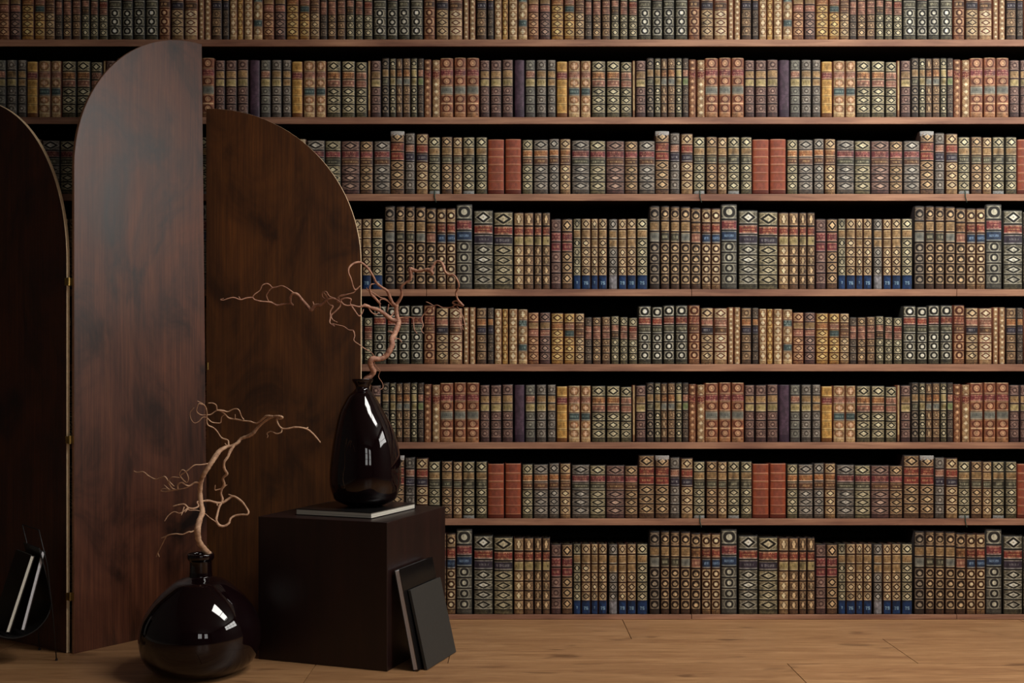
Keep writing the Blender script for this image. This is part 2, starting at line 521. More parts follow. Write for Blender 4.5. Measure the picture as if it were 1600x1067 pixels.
FONT = {'7': ('111', '001', '010', '010', '010'), '6': ('111', '100', '111', '101', '111'), '5': ('111', '100', '111', '001', '111'),
        '8': ('111', '101', '111', '101', '111'), '9': ('111', '101', '111', '001', '111'), 'N': ('101', '111', '111', '101', '101'),
        'R': ('110', '101', '110', '101', '101'), 'I': ('1', '1', '1', '1', '1'), 'X': ('101', '101', '010', '101', '101'), '.': ('0', '0', '0', '0', '1')}

def smooth_noise(rs, nz, nx, cz, cx):
    a = rs.rand(max(2, int(nz/cz)+2), max(2, int(nx/cx)+2))
    zi = np.linspace(0, a.shape[0]-1.001, nz); xi = np.linspace(0, a.shape[1]-1.001, nx)
    z0 = zi.astype(int); x0 = xi.astype(int); fz = (zi-z0)[:, None]; fx = (xi-x0)[None]
    g = lambda i, j: a[np.ix_(i, j)]
    return (g(z0, x0)*(1-fz)*(1-fx)+g(z0+1, x0)*fz*(1-fx)+g(z0, x0+1)*(1-fz)*fx+g(z0+1, x0+1)*fz*fx)

GAIN = 1.0
def paint(book, wpx, hpx, seed, cell):
    """colour and relief of one spine as grids, row 0 = top; returns colour, relief, list of label bands"""
    style, bgk, l1, l2 = book[3:7]; foot = book[7] if len(book) > 7 and book[7] not in 'wc' else None
    rs = np.random.RandomState(seed)
    nx = max(9, int(round(wpx/cell))+1); nz = int(round(hpx/cell))+1
    u = np.linspace(-1, 1, nx)[None].repeat(nz, 0)
    tt = np.linspace(0, 1, nz)[:, None].repeat(nx, 1)
    bg, dk, lt = (np.array(d[bgk], float) for d in (BG, DKC, LT))
    fine = rs.rand(nz, nx); slow = smooth_noise(rs, nz, nx, 10/cell*.5, 6/cell*.5); mid = smooth_noise(rs, nz, nx, 3, 3)
    col = bg+(dk-bg)*(0.1+.75*np.clip(mid-.4, 0, 1)+.42*(fine-.5))[..., None]
    rel = np.zeros((nz, nx))
    if hpx > 115: bounds = [0, .18, .305, .435, .565, .69, .815, 1]; types = [style, '1', '2', style, style, style, style]
    elif foot: bounds = [0, .15, .285, .41, .545, .68, .81, 1]; types = [style, '1', '2', style, style, style, 'f']
    else: bounds = [0, .185, .325, .47, .62, .77, 1]; types = [style, '1', '2', style, style, style]
    bands = []
    cont = style in 'ZXQMPWS'
    if cont and style in 'MQ': bounds = [0, .185, .315, .47, .62, .77, 1]; types = [style, '1', style, '2', style, style]
    if style == 'K': types = ['k']*6
    if style in 'PW': bounds = [0, .33, .6, 1]; types = ['p']*3
    if style == 'S': types = ['s', '1', 's', 's', 's', 's']
    if style in 'ZX' and bounds: types = [style, '1' if l1 != '-' else style, style, style, '2' if (l2 != '-' and style == 'X') else style, style]
    def blend(msk, c, a=1.0):
        a = np.clip(msk, 0, 1)[..., None]*a
        return a, np.array(c, float)
    for k_, ty in enumerate(types):
        b0, b1 = bounds[k_], bounds[k_+1]
        i0, i1 = int(round(b0*(nz-1))), int(round(b1*(nz-1)))+1
        U = u[i0:i1]; n_ = i1-i0
        Vv = np.linspace(-1, 1, n_)[:, None].repeat(nx, 1)
        if k_ == len(types)-1 and not foot:      # the foot of the spine holds a few gilt lines below the ornament
            Vv = np.linspace(-1, 1.9, n_)[:, None].repeat(nx, 1)
        sub = col[i0:i1]
        def put(mask, c, a=1.0):
            mm = np.clip(mask.astype(float), 0, 1)[..., None]*a
            sub[:] = sub*(1-mm)+np.array(c, float)*mm
        j = rs.uniform(.85, 1.08)
        hp = (b1-b0)*hpx*(1/1.45 if (k_ == len(types)-1 and not foot) else 1)
        circ = np.sqrt((U*wpx/2)**2+(Vv*hp/2)**2)/(.4*min(wpx, hp))
        if ty == '2' and l2 == 'D': ty = 'D'
        if ty in '12' and (l1 if ty == '1' else l2) != '-':
            lk = l1 if ty == '1' else l2
            lc = (np.array(LAB[lk], float)*.84+np.array((128, 98, 72))*.16)*rs.uniform(.85, 1.08); tx = np.array(LT_TXT[lk], float)
            sub[:] = lc*(0.86+.22*mid[i0:i1, :, None])
            nl = 3 if ty == '1' else 1
            for q in range(nl):
                vc = -.5+q*.5 if nl == 3 else 0
                hh = .13 if nl == 3 else .24
                letters = (rs.rand(1, nx) > .38).repeat(n_, 0) & (rs.rand(n_, nx) > .25)
                lim = rs.uniform(.55, .8)
                put((np.abs(Vv-vc) < hh) & (np.abs(U) < lim) & letters, tx, .8)
            put(np.abs(np.abs(Vv)-.75) < .09, lt, .55)
            put(np.abs(Vv) > .86, dk)
            bands.append((i0, i1, 'title_label' if ty == '1' else 'volume_label', lk))
        elif ty == 'f' and foot:
            cc = {'!': LAB['S']}.get(foot, (26, 56, 100))
            sub[:] = np.array(cc, float)*(0.8+.3*mid[i0:i1, :, None])
            if foot != '!':
                sc = 2 if cell <= .55 else 1
                tw = (len(foot)*4-1)*sc; x_ = (nx-tw)//2; y_ = int(n_*.42)
                for ch in foot:
                    for rr in range(5):
                        for cc2 in range(3):
                            if FONT[ch][rr][cc2] == '1':
                                sub[max(0, y_+rr*sc):y_+(rr+1)*sc, max(0, x_+cc2*sc):x_+(cc2+1)*sc] = (150, 186, 210)
                    x_ += 4*sc
            bands.append((i0, i1, 'shelfmark_label', foot))
        elif ty == 'p':
            sub[:] = bg*(.9+.2*mid[i0:i1, :, None]); put(np.abs(Vv) > .97, dk, .6)
        elif ty == 's':
            sub[:] = bg*(.92+.2*mid[i0:i1, :, None]*j); put((np.abs(np.abs(Vv)-.8) < .08), lt, .5); put(np.abs(Vv) > .95, dk, .8)
            put((np.abs(U) < .5) & (np.abs(Vv) < .5) & (fine[i0:i1] > .55), dk, .35)
        elif ty == 'k':
            sub[:] = bg*(.94+.12*slow[i0:i1, :, None]); put(np.abs(U) > .55, (164, 76, 42), .5); put(np.abs(np.abs(Vv)-.86) < .06, lt, .8); put(np.abs(Vv) > .95, dk)
            put((np.abs(U) < .5) & (np.abs(np.abs(Vv)-.3) < .06) & (fine[i0:i1] > .3), (120, 80, 74), .35)
        elif ty == 'Z':
            zz = (tt[i0:i1]*hpx/wpx*1.15) % 1.0; d_ = np.abs(U)*.5+np.abs(zz-.5)
            put(d_ < .46, lt, .35); put(np.abs(d_-.42) < .06, dk, .8); put(d_ < .17, lt); put(np.abs(d_-.68) < .05, dk, .6)
            put((np.abs(U) > .8), (130, 66, 40), .55)
        elif ty in 'XQ':
            d_ = np.sqrt((U/.8)**2+(Vv/.85)**2)
            put(np.abs(d_-.85) < .12, dk, .6); put((np.abs(U) < .16) & (np.abs(Vv) < .6), lt, .9); put((np.abs(Vv) < .14) & (np.abs(U) < .5), lt, .9)
            put(np.abs(np.abs(Vv)-.95) < .06, lt, .6)
            if ty == 'Q': put(d_ < .8, (170, 90, 60), .28)
        elif ty == 'M':
            d_ = np.sqrt((U/.62)**2+(Vv/.78)**2)
            put((np.abs(Vv) < .88), (132, 74, 62), .5)
            put(np.abs(d_-.95) < .14, dk, .75); put(np.abs(d_-.55) < .12, lt, .7); put(d_ < .3, lt, .85)
            put(np.abs(np.abs(Vv)-.93) < .08, lt, .85)
            put(np.abs(U) > .82, (176, 112, 60), .6)
        else:
            a_ = rs.uniform(.9, 1.05)
            if ty in 'DEC':
                kx = .86 if ty == 'D' else .66
                d_ = np.abs(U)/(kx*a_)+np.abs(Vv)/.8
            else: d_ = circ
            cor = (fine[i0:i1] > .62) & (np.abs(U) < .86) & (np.abs(Vv) < .8)
            put(cor & (d_ > 1.0), lt, .5)
            if ty == 'D':
                put((d_ > 1.0) & (d_ < 1.2), lt, .55); put((d_ < 1.0) & (d_ > .56), dk, .97); put(d_ < .56, lt, j); put((d_ < .16), bg, .5)
            elif ty == 'C':
                put(np.abs(d_-.95) < .1, dk, .9); put((np.abs(U) < .2) & (np.abs(Vv) < .55), lt); put((np.abs(U) < .38) & (np.abs(Vv+.05) < .2), lt)
            elif ty == 'O':
                put((d_ > 1.0) & (fine[i0:i1] > .7), dk, .5); put(np.abs(d_-1.14) < .12, lt, .5); put((d_ < 1.0) & (d_ > .46), dk, .95); put((d_ < .5), lt, j)
            elif ty == 'B':
                put(d_ > 0, dk, .35); put(np.abs(d_-1.15) < .16, lt, .55); put((d_ < 1.0), dk, .9)
                put((d_ < .5+.1*np.sign(Vv)) & (Vv < .42), lt, .95)
            else:   # worn, faint ornament
                put(d_ > 0, dk, .3); put((np.abs(d_-.85) < .16) & (fine[i0:i1] > .3), lt, .5); put((d_ < .32), lt, .75)
                put((fine[i0:i1] > .72), lt, .3)
            put(np.abs(np.abs(Vv)-.76) < .07, lt, .5)
            if k_ == len(types)-1: put((Vv > 1.0) & (np.abs((Vv*5) % 1-.5) < .25), dk, .6)
            if Vv.max() > 1.2: put((Vv > 1.84), dk)
            put(((Vv < -.82) | ((Vv > .84) & (Vv < 1.0))), dk)
        if style != 'P' and style != 'W' and not (cont and style in 'ZX'):
            if k_ > 0: rel += np.exp(-((tt*hpx-b0*hpx)/1.1)**2)*(.0011 if not cont else .0008)
    # dark hinge leather with gap shade painted in along both long edges, darker head, and slow differences of wear
    eg = 1.7/wpx; edge = np.clip((np.abs(u)-(1-eg*1.6))/eg, 0, 1)[..., None]*(.85 if style != 'W' else .2)
    col = col*(1-edge)+dk*edge
    col *= ((.8+.4*slow) if style != 'K' else (.95+.1*slow))[..., None]
    if bgk in ('ol', 'br', 'tn', 'gy', 'fo') and rs.rand() < .5:
        st = smooth_noise(rs, nz, nx, 9, 6); col = col*(1-.35*np.clip(st*2-1, 0, 1)[..., None])
    if len(book) > 7 and book[7] == 'w':      # torn white paper label at the tail
        mw = (tt*hpx > hpx-4.5) & (fine > .25) & (np.abs(u) < .9); col[mw] = (160, 164, 164)
    if len(book) > 7 and book[7] == 'c':      # bare whitened leather at the head
        mw = (tt*hpx < 4+5*mid) & (fine > .15); col[mw] = (184, 184, 182)
    capm = np.clip(1-tt*hpx/1.2, 0, 1)[..., None]; col = col*(1-.4*capm)
    L = lin(np.clip(col, 0, 255))*GAIN
    return L, rel, bands

def grid_mesh(X, Y, Z, col, i0=0, i1=None):
    nz, nx = X.shape
    i1 = i1 or nz
    X, Y, Z, col = X[i0:i1], Y[i0:i1], Z[i0:i1], col[i0:i1]
    nz = i1-i0
    co = np.stack([X, Y, Z], -1).reshape(-1, 3)
    a = (np.arange(nz-1)[:, None]*nx+np.arange(nx-1)[None]).ravel()
    q = np.stack([a, a+nx, a+nx+1, a+1], 1)
    return co, q, col.reshape(-1, 3)
def make_mesh(name, parts, mat, smooth_first=0):
    co = []; qs = []; cl = []; n = 0
    for (c, q, l) in parts:
        co.append(c); qs.append(q+n); cl.append(l); n += len(c)
    co = np.concatenate(co); qs = np.concatenate(qs); cl = np.concatenate(cl)
    me = bpy.data.meshes.new(name)
    me.vertices.add(len(co)); me.vertices.foreach_set('co', co.astype(np.float32).ravel())
    me.loops.add(len(qs)*4); me.loops.foreach_set('vertex_index', qs.astype(np.int32).ravel())
    me.polygons.add(len(qs)); me.polygons.foreach_set('loop_start', np.arange(0, len(qs)*4, 4, dtype=np.int32))
    me.update(calc_edges=True)
    at = me.attributes.new('tint', 'FLOAT_COLOR', 'POINT')
    at.data.foreach_set('color', np.concatenate([cl, np.ones((len(cl), 1))], 1).astype(np.float32).ravel())
    me.materials.append(mat)
    return me
def boxes_part(bx):
    co = []; q = []; cl = []
    for (x0, x1, y0, y1, z0, z1, c) in bx:
        n = len(co)
        co += [(x0, y0, z0), (x1, y0, z0), (x1, y1, z0), (x0, y1, z0), (x0, y0, z1), (x1, y0, z1), (x1, y1, z1), (x0, y1, z1)]
        q += [[n+i for i in f] for f in BF]; cl += [c]*8
    return np.array(co, float), np.array(q), np.array(cl, float)

def book_parts(book, rowtype, idx, cell):
    """geometry of one book, origin at the middle of the spine's foot, spine towards -y"""
    x0, x1, top = book[:3]
    wpx = x1-x0; hpx = BASE[rowtype]-top
    W = wpx*PX-.0009; H = hpx*PX
    L, rel, bands = paint(book, wpx, hpx, rowtype*100+idx+7, cell)
    nz, nx = rel.shape
    u = np.linspace(-1, 1, nx)[None].repeat(nz, 0)
    zz = H*(1-np.linspace(0, 1, nz))[:, None].repeat(nx, 1)
    rd = min(.2*W, .007) if book[3] != 'W' else .0005
    prof = np.sqrt(np.clip(1-(u*.985)**2, 0, 1))
    Y = .0075-rd*prof-rel*np.clip(prof*1.5, 0, 1)
    # head cap: the spine rolls in a little at top and tail
    e = np.minimum(np.linspace(0, hpx, nz), np.linspace(hpx, 0, nz))[:, None]
    Y = Y+.0012*np.exp(-(e/.8)**2)
    X = u*W/2
    main = grid_mesh(X, Y, zz, L)
    dk = lin(np.array(DKC[book[4]], float))*GAIN; pg = lin((96, 84, 66))
    dep = min(.17, .11+H*.22)
    bt = .0022
    rest = boxes_part([(-W/2, -W/2+bt, .0072, dep, 0, H, dk), (W/2-bt, W/2, .0072, dep, 0, H, dk),
                       (-W/2+bt, W/2-bt, .0072, dep-.004, .0015, H-.004, pg)])
    labs = []
    for (i0, i1, nm, lk) in bands:
        c, q, l = grid_mesh(X, Y-.0004, zz, L, i0, i1)
        labs.append((nm, lk, (c, q, l)))
    return main, rest, labs, W, H

# what hides the books: outlines of the nearer things as the camera sees them
def proj(p): return (800+F*p[0]/p[1], HOR-F*(p[2]-CAMZ)/p[1])
SCR = {}
def panel_outline(A, B, H, arc_left, lean=0.0, n=28):
    """outline in panel plane as 3D points; A left foot, B right foot"""
    A = Vector((*A, 0)); B = Vector((*B, 0)); d = (B-A); Wd = d.length; d.normalize()
    pts2 = [(0, 0), (Wd, 0)]
    if arc_left:
        pts2 += [(Wd, H)]
        for i in range(1, n+1):
            a = math.pi/2+math.pi/2*i/n
            pts2.append((Wd+Wd*math.cos(a), H-Wd+Wd*math.sin(a)))
    else:
        for i in range(0, n+1):
            a = math.pi/2*i/n
            pts2.append((Wd*math.cos(a), H-Wd+Wd*math.sin(a)))
    out = []
    for (s, z) in pts2:
        s2 = s*(1-lean*z/H)
        out.append(A+d*s2+Vector((0, 0, z)))
    return out, d
a1 = (-.836, .549)
A1 = (-1.3237, 3.157); PN1 = ((A1[0]+a1[0]*.55, A1[1]+a1[1]*.55), A1)
PN2 = ((-1.2987, 3.150), (-1.012, 3.536))
PN3 = ((-1.024, 3.556), (-.5005, 3.52))
O1, d1 = panel_outline(*PN1, 1.716, False)
O2, d2 = panel_outline(*PN2, 1.925, True, .05)
O3, d3 = panel_outline(*PN3, 1.722, False)
occl = [[proj(p) for p in O] for O in (O1, O2, O3)]
occl.append([(403, 807), (605, 816), (700, 791), (715, 1019), (655, 1050), (605, 1050), (401, 1030)])
occl.append([(551, 592), (583, 592), (578, 606), (600, 650), (622, 700), (626, 740), (618, 775), (655, 790), (520, 790), (515, 740), (530, 650)])
occl.append([(100, 300), (117, 300), (117, 1020), (100, 1020)])
occl.append([(225, 980), (300, 866), (333, 866), (400, 960), (404, 1000), (370, 1050), (300, 1058), (235, 1040)])
def inside(poly, x, y):
    c = False; j = len(poly)-1
    for i in range(len(poly)):
        if (poly[i][1] > y) != (poly[j][1] > y) and x < (poly[j][0]-poly[i][0])*(y-poly[i][1])/(poly[j][1]-poly[i][1])+poly[i][0]:
            c = not c
        j = i
    return c
def seen_area(x0, x1, y0, y1):
    n = 0; nxs, nys = 4, 10
    for i in range(nxs):
        for j in range(nys):
            x = x0+(x1-x0)*(i+.5)/nxs; y = y0+(y1-y0)*(j+.5)/nys
            if 0 <= x <= 1600 and 0 <= y <= 1067 and not any(inside(p, x, y) for p in occl): n += 1
    return n/(nxs*nys)*(x1-x0)*(y1-y0), n/(nxs*nys)

ALL = []
for row in range(8):
    rt = row % 4; base = SHELF[row][0]
    lo = -300; hi = 2020
    for k_ in range(-4, 3):
        for idx, bk in enumerate(RUN[rt]):
            if row == 6 and idx == 18: bk = tall
            x0 = bk[0]+k_*P; x1 = bk[1]+k_*P
            if x1 < lo or x0 > hi or wx(x0) < CX0+.01 or wx(x1) > CX1-.01: continue
            h = BASE[rt]-bk[2]
            ar, fr = seen_area(x0, x1, base-h, base)
            ALL.append(dict(row=row, rt=rt, idx=idx if not (row == 6 and idx == 18) else 18, tall=(row == 6 and idx == 18), bk=bk, x0=x0, x1=x1, area=ar, frac=fr, base=base))
ALL.sort(key=lambda b: -b['area'])
single = ALL[:300]; rest = ALL[300:]
# landmarks by which a label finds its book
NAMES = {0: {4: 'tall orange-tan book', 14: 'teal-banded book', 18: 'teal-labelled gold book'},
         1: {9: 'wide-trio middle book', 14: 'plain purple book', 18: 'plain golden book', 24: 'thin cream book'},
         2: {0: 'white-topped tall book', 9: 'red-orange pair'},
         3: {0: 'tall dark book', 7: 'wide speckled book', 14: 'short plum book', 20: 'grey-footed book'}}
SHN = ['top', 'second', 'third', 'fourth', 'fifth', 'sixth', 'seventh', 'bottom']
ORD = ['first', 'second', 'third', 'fourth', 'fifth', 'sixth']
CNT = ['zero', 'one', 'two', 'three', 'four', 'five', 'six', 'seven', 'eight', 'nine', 'ten', 'eleven', 'twelve', 'thirteen', 'fourteen', 'fifteen', 'sixteen']
ADJ = dict(ol='olive', tn='tan', cr='cream', go='gold', ot='orange-tan', br='brown', pb='plum-brown', pu='plain purple', gy='grey', dk='dark',
           rd='plain red-orange', sp='speckled grey', te='teal-grey', fo='green-black')
LADJ = dict(R='red', T='tan', G='green', N='navy', B='blue', W='grey', O='orange', M='maroon', Y='yellow', K='teal', V='brown', P='pink', E='green')
byrow = {r: sorted([b for b in ALL if b['row'] == r], key=lambda b: b['x0']) for r in range(8)}
for r, bs in byrow.items():
    bs = [b for b in bs if b['frac'] > .12]
    marks = []      # visible landmarks from the left
    for kidx in NAMES[r % 4]:
        n_ = 0
        for i, b in enumerate(bs):
            if b['idx'] == kidx and b['frac'] > .3:
                marks.append((i, n_, NAMES[r % 4][kidx])); n_ += 1
    for i, b in enumerate(bs):
        # the screen stands between the books at the left edge and the others
        same = [t for t in marks if (bs[t[0]]['x0'] < 260) == (b['x0'] < 260) or r == 0]
        m_ = min(same, key=lambda t: (abs(t[0]-i), t[0])) if same else None
        b['mark'] = (i-m_[0], m_[1], m_[2]) if m_ else None
        b['left_i'] = i
def book_label(b):
    bk = b['bk']; adj = ADJ[bk[4]]; lab = LADJ.get(bk[5])
    desc = adj+(' %s-labelled' % lab if lab else '')+' book'
    if len(bk) > 7 and bk[7] not in '!wc': desc = '%s book marked %s' % (adj, bk[7])
    if bk[3] == 'W': desc = 'thin bare cream book'
    sh = SHN[b['row']]+' shelf'
    if b['mark'] is None:
        return '%s, %s, %s from left edge before the tall middle screen panel' % (desc, sh, ORD[b['left_i']])
    off, o, nm = b['mark']
    if nm == 'red-orange pair':
        if off == 0: return 'plain red-orange book, %s shelf, right one of %s red-orange pair from left' % (SHN[b['row']], ORD[o])
        if off == -1: return 'plain red-orange book, %s shelf, left one of %s red-orange pair from left' % (SHN[b['row']], ORD[o])
        if off < 0: off += 1
    if off == 0: return '%s %s, %s, the %s such book from left' % ('gilt' if adj.split()[0] not in nm else 'old', nm, sh, ORD[o])
    side = 'right' if off > 0 else 'left'
    if abs(off) == 1: return '%s, %s, just %s of the %s %s from left' % (desc, sh, side, ORD[o], nm)
    return '%s, %s, %s %s of %s %s from left' % (desc, sh, CNT[abs(off)], side, ORD[o], nm)

cache = {}
seen_labels = set()
BY = D+.0015
LABEL_TXT = dict(R='red label', T='tan label', G='dark green label', N='navy label', B='blue label', W='grey label', O='orange label', M='maroon label',
                 Y='yellowish label', K='teal label', V='brown label', P='pinkish label', E='pale green label')
GROUPS = ['top shelf', 'second shelf', 'third shelf', 'fourth shelf', 'fifth shelf', 'sixth shelf', 'seventh shelf', 'bottom shelf']
for b in sorted(single, key=lambda b: (b['row'], b['x0'])):
    key = (b['rt'], b['idx'], b['tall'])
    loc = (wx((b['x0']+b['x1'])/2), BY, wz(b['base'])+.0002)
    if key not in cache:
        main, rs_, labs, W, H = book_parts(b['bk'], b['rt'], b['idx']+(50 if b['tall'] else 0), .5)
        me = make_mesh('book', [main, rs_], M['book'])
        o = bpy.data.objects.new('book', me); C.objects.link(o)
        kids = []
        for (nm, lk, part) in labs:
            cm = make_mesh(nm, [part], M['booklab'])
            c = bpy.data.objects.new(nm, cm); C.objects.link(c); c.parent = o; kids.append(c)
            if lk in LABEL_TXT: c['label'] = LABEL_TXT[lk]
            elif nm == 'shelfmark_label': c['label'] = 'blank grey paper label' if lk == '!' else 'blue label numbered '+lk
        if b['rt'] == 2 and b['idx'] in (3, 5):       # green bookmark ribbon hanging over the shelf edge
            xo = .001 if b['idx'] == 3 else -.001
            pts = [(xo, .0, .012), (xo+.0005, -.0035, .001), (xo, -.0042, -.008), (xo+.002, -.0045, -.018), (xo+(.006 if b['idx'] == 3 else -.001), -.0042, -.03)]
            pp, rr = catmull(pts, [.0016, .0018, .0018, .0016, .0009], 4)
            V_, F_ = tube(pp, rr, 6)
            kids.append(mesh_obj('bookmark_ribbon', V_, F_, M['ribbon'], o, smooth=True))
        cache[key] = (o, kids)
    else:
        src, ks = cache[key]
        o = src.copy(); C.objects.link(o)
        for c in ks:
            c2 = c.copy(); C.objects.link(c2); c2.parent = o
    o.location = loc
    lb = book_label(b)
    seen_labels.add(lb)
    tag(o, lb, 'book', 'old leather-bound books on the '+GROUPS[b['row']])
print('unique book labels', len(seen_labels), 'longest', max(len(l.split()) for l in seen_labels), 'of', len(ALL))
# the remaining, smaller or hidden books
parts = []; lo_cache = {}
for b in rest:
    key = (b['rt'], b['idx'], b['tall'])
    cell = .75 if b['area'] > 60 else 2.0
    kk = (key, cell)
    if kk not in lo_cache: lo_cache[kk] = book_parts(b['bk'], b['rt'], b['idx']+(50 if b['tall'] else 0), cell)
    main, rs_, labs, W, H = lo_cache[kk]
    off = np.array([wx((b['x0']+b['x1'])/2), 0, wz(b['base'])+.0002])
    for (c, q, l) in (main, rs_): parts.append((c+off, q, l))
me = make_mesh('other_books', parts, M['book'])
ob = bpy.data.objects.new('other_books', me); C.objects.link(ob); ob.location = (0, BY, 0)
tag(ob, 'further leather-bound books filling out the shelves of the bookcase', 'books', kind='stuff')

# ------------------------------------------------------------------ folding screen
TH = .011
scr = empty('folding_screen', (-1.3, 3.155, 0))
tag(scr, 'three-panel folding wooden screen with quarter-round tops standing before the bookcase', 'folding screen')
def panel(outl, d, mat, edge, lab):
    nrm = Vector((d.y, -d.x, 0))      # towards the camera
    back = [p-nrm*TH for p in outl]
    n_ = len(outl); V_ = [p-Vector(scr.location) for p in outl+back]
    F_ = [tuple(range(n_)), tuple(range(2*n_-1, n_-1, -1))]; mi = [0, 0]
    for i in range(n_):
        j = (i+1) % n_; F_.append((i, i+n_, j+n_, j)); mi.append(1)
    o = mesh_obj('panel', V_, F_, [mat, edge], scr, midx=mi)
    o['label'] = lab
    bv = o.modifiers.new('bevel', 'BEVEL'); bv.width = .0012; bv.segments = 2; bv.limit_method = 'ANGLE'; bv.angle_limit = 1.0
    return o
panel(O1, d1, M['p1'], M['edge'], 'dark lower left panel with a pale raw edge')
panel(O2, d2, M['p2'], M['edge2'], 'tallest reddish brown middle panel rounded at its left')
panel(O3, d3, M['p3'], M['edge'], 'amber brown right panel with a pale raw edge')
for (px, py) in ((107.5, 440), (109, 687), (109.5, 932)):
    Y_ = 3.148; c = Vector(((px-800)/F*Y_, Y_, CAMZ+(HOR-py)/F*Y_))-Vector(scr.location)
    V_, F_ = tube([c+Vector((0, 0, -.012)), c+Vector((0, 0, .012))], [.0042, .0042], 12)
    h = mesh_obj('hinge', V_, F_, M['brass'], scr)
    mb = MB()
    mb.box(c.x-.012, c.x, c.y-.001, c.y+.003, c.z-.011, c.z+.011).box(c.x, c.x+.011, c.y-.001, c.y+.003, c.z-.011, c.z+.011)
    mb.build('hinge_leaf', M['brass'], h)
for z in (.25, .86):
    c = Vector((-1.016, 3.546, z))-Vector(scr.location)
    V_, F_ = tube([c+Vector((0, 0, -.012)), c+Vector((0, 0, .012))], [.004, .004], 10)
    mesh_obj('hinge', V_, F_, M['brass'], scr)

# ------------------------------------------------------------------ cube side table
CF = Vector((-.347, 2.954, 0)); e1 = Vector((-.9437, .3306, 0)); e2 = Vector((.3306, .9437, 0)); CS = .415
rzc = math.atan2(.3306, .9437)-0      # local +x = -e1 direction, +y = e2
rz = math.atan2(-e1.y, -e1.x)
cc = CF+e1*(CS/2)+e2*(CS/2)
h_ = CS/2; t_ = .018
V_ = []
for q, zt, zb in ((h_, CS, 0), (h_-t_, CS-t_, 0)):
    V_ += [(-q, -q, zb), (q, -q, zb), (q, q, zb), (-q, q, zb), (-q, -q, zt), (q, -q, zt), (q, q, zt), (-q, q, zt)]
F_ = [(4, 5, 6, 7), (0, 1, 5, 4), (1, 2, 6, 5), (2, 3, 7, 6), (3, 0, 4, 7), (12, 15, 14, 13)]
F_ += [(8, 12, 13, 9), (9, 13, 14, 10), (10, 14, 15, 11), (11, 15, 12, 8), (0, 8, 9, 1), (1, 9, 10, 2), (2, 10, 11, 3), (3, 11, 8, 0)]
cube = mesh_obj('cube_side_table', V_, F_, M['cube'], None, cc, (0, 0, rz))
bv = cube.modifiers.new('bevel', 'BEVEL'); bv.width = .002; bv.segments = 3; bv.limit_method = 'ANGLE'
tag(cube, 'dark espresso wooden cube side table standing on the floor before the screen', 'side table')

def hardcover(name, W, H, Tk, cov, pag, label, spine='left', ct=.0022, over=.003):
    """book lying in local x (width) y (height) with thickness along z; spine on one side"""
    r = empty(name, (0, 0, 0)); tag(r, label, 'book')
    mb = MB()
    mb.box(0, W, 0, H, 0, ct).box(0, W, 0, H, Tk-ct, Tk)
    if spine == 'left': mb.box(-.001, ct, 0, H, 0, Tk)
    elif spine == 'right': mb.box(W-ct, W+.001, 0, H, 0, Tk)
    elif spine == 'far': mb.box(0, W, H-ct, H+.001, 0, Tk)
    mb.build('cover', cov, r, bevel=.0006)
    x0 = ct if spine == 'left' else over; x1 = W-ct if spine == 'right' else W-over; y1 = H-ct if spine == 'far' else H-over
    MB().box(x0, x1, over, y1, ct, Tk-ct).build('page_block', pag, r)
    return r
# book under the tall vase: front corner, rotated
bk = hardcover('book', .257, .273, .018, M['blackcover'], M['pages'], 'flat black hardcover book with white page edges lying on the cube under the tall vase', 'far')
bd = Vector((.926, -.377, 0)); fc = Vector((-.4003, 3.03, CS))
bk.rotation_euler = (0, 0, math.atan2(bd.y, bd.x)); o_ = fc-bd*.257
bk.location = (o_.x, o_.y, CS+.0003)

# books leaning on the right face of the cube
def lean_book(s0, d0, ang, W, H, Tk, cov, pag, label, spine, name='book'):
    r = hardcover(name, W, H, Tk, cov, pag, label, spine)
    n_ = Vector((.9437, -.3306, 0))
    # local x along e2, local y up the tilted board, local z outward
    up = Vector((0, 0, 1))*math.cos(ang)-n_*math.sin(ang)
    out = n_*math.cos(ang)+Vector((0, 0, 1))*math.sin(ang)
    from mathutils import Matrix
    R = Matrix((e2, up, out)).transposed()
    base = CF+e2*s0+n_*d0
    # lowest corner of the tilted block touches the floor: the inner edge of its foot
    r.matrix_world = Matrix.Translation(base) @ R.to_4x4()
    return r
lean_book(.027, .0655, math.radians(11.8), .229, .284, .0178, M['glosscover'], M['silver'],
          'larger black glossy hardcover with silvery page edges leaning against the side of the cube', 'right')
lean_book(.050, .0915, math.radians(13.1), .212, .2256, .0085, M['greycover'], M['blackcover'],
          'smaller thin charcoal grey book leaning in front of the larger glossy one by the cube', 'left')

# ------------------------------------------------------------------ vases
def vase(name, prof, loc, mat, label, shift=None, n=96):
    pr = smooth_prof(prof, 6)
    V_, F_ = lathe(pr, n, shift)
    o = mesh_obj(name, V_, F_, mat, None, loc, smooth=True)
    tag(o, label, 'vase', 'dark glossy ceramic vases')
    return o
tvY = 3.21; s_ = tvY/F
def tz(y): return CAMZ-(y-HOR)*s_-(CS+.0185)
zy = [945, 930, 900, 860, 820, 780, 700, 600, 500, 400, 300, 210, 175, 155]
rr_ = [34, 39.5, 45.5, 50.8, 53.8, 55.3, 55.4, 53.3, 49.2, 42.6, 32.8, 21, 13.5, 10.8]
prof = [(.001, 0), (.035, 0), (.052, .001)]
for y_, r_ in list(zip(zy, rr_))[1:]:
    z = tz(570+y_/4.27)
    if z > .008: prof.append((r_*s_, z))
topz = tz(592)
prof += [(12*s_, topz-.018), (15.6*s_, topz-.008), (16.4*s_, topz-.002), (15.6*s_, topz), (13*s_, topz-.002), (9*s_, topz-.015), (9*s_, topz-.04), (20*s_, topz-.1), (30*s_, topz-.2), (20*s_, .03), (.001, .025)]
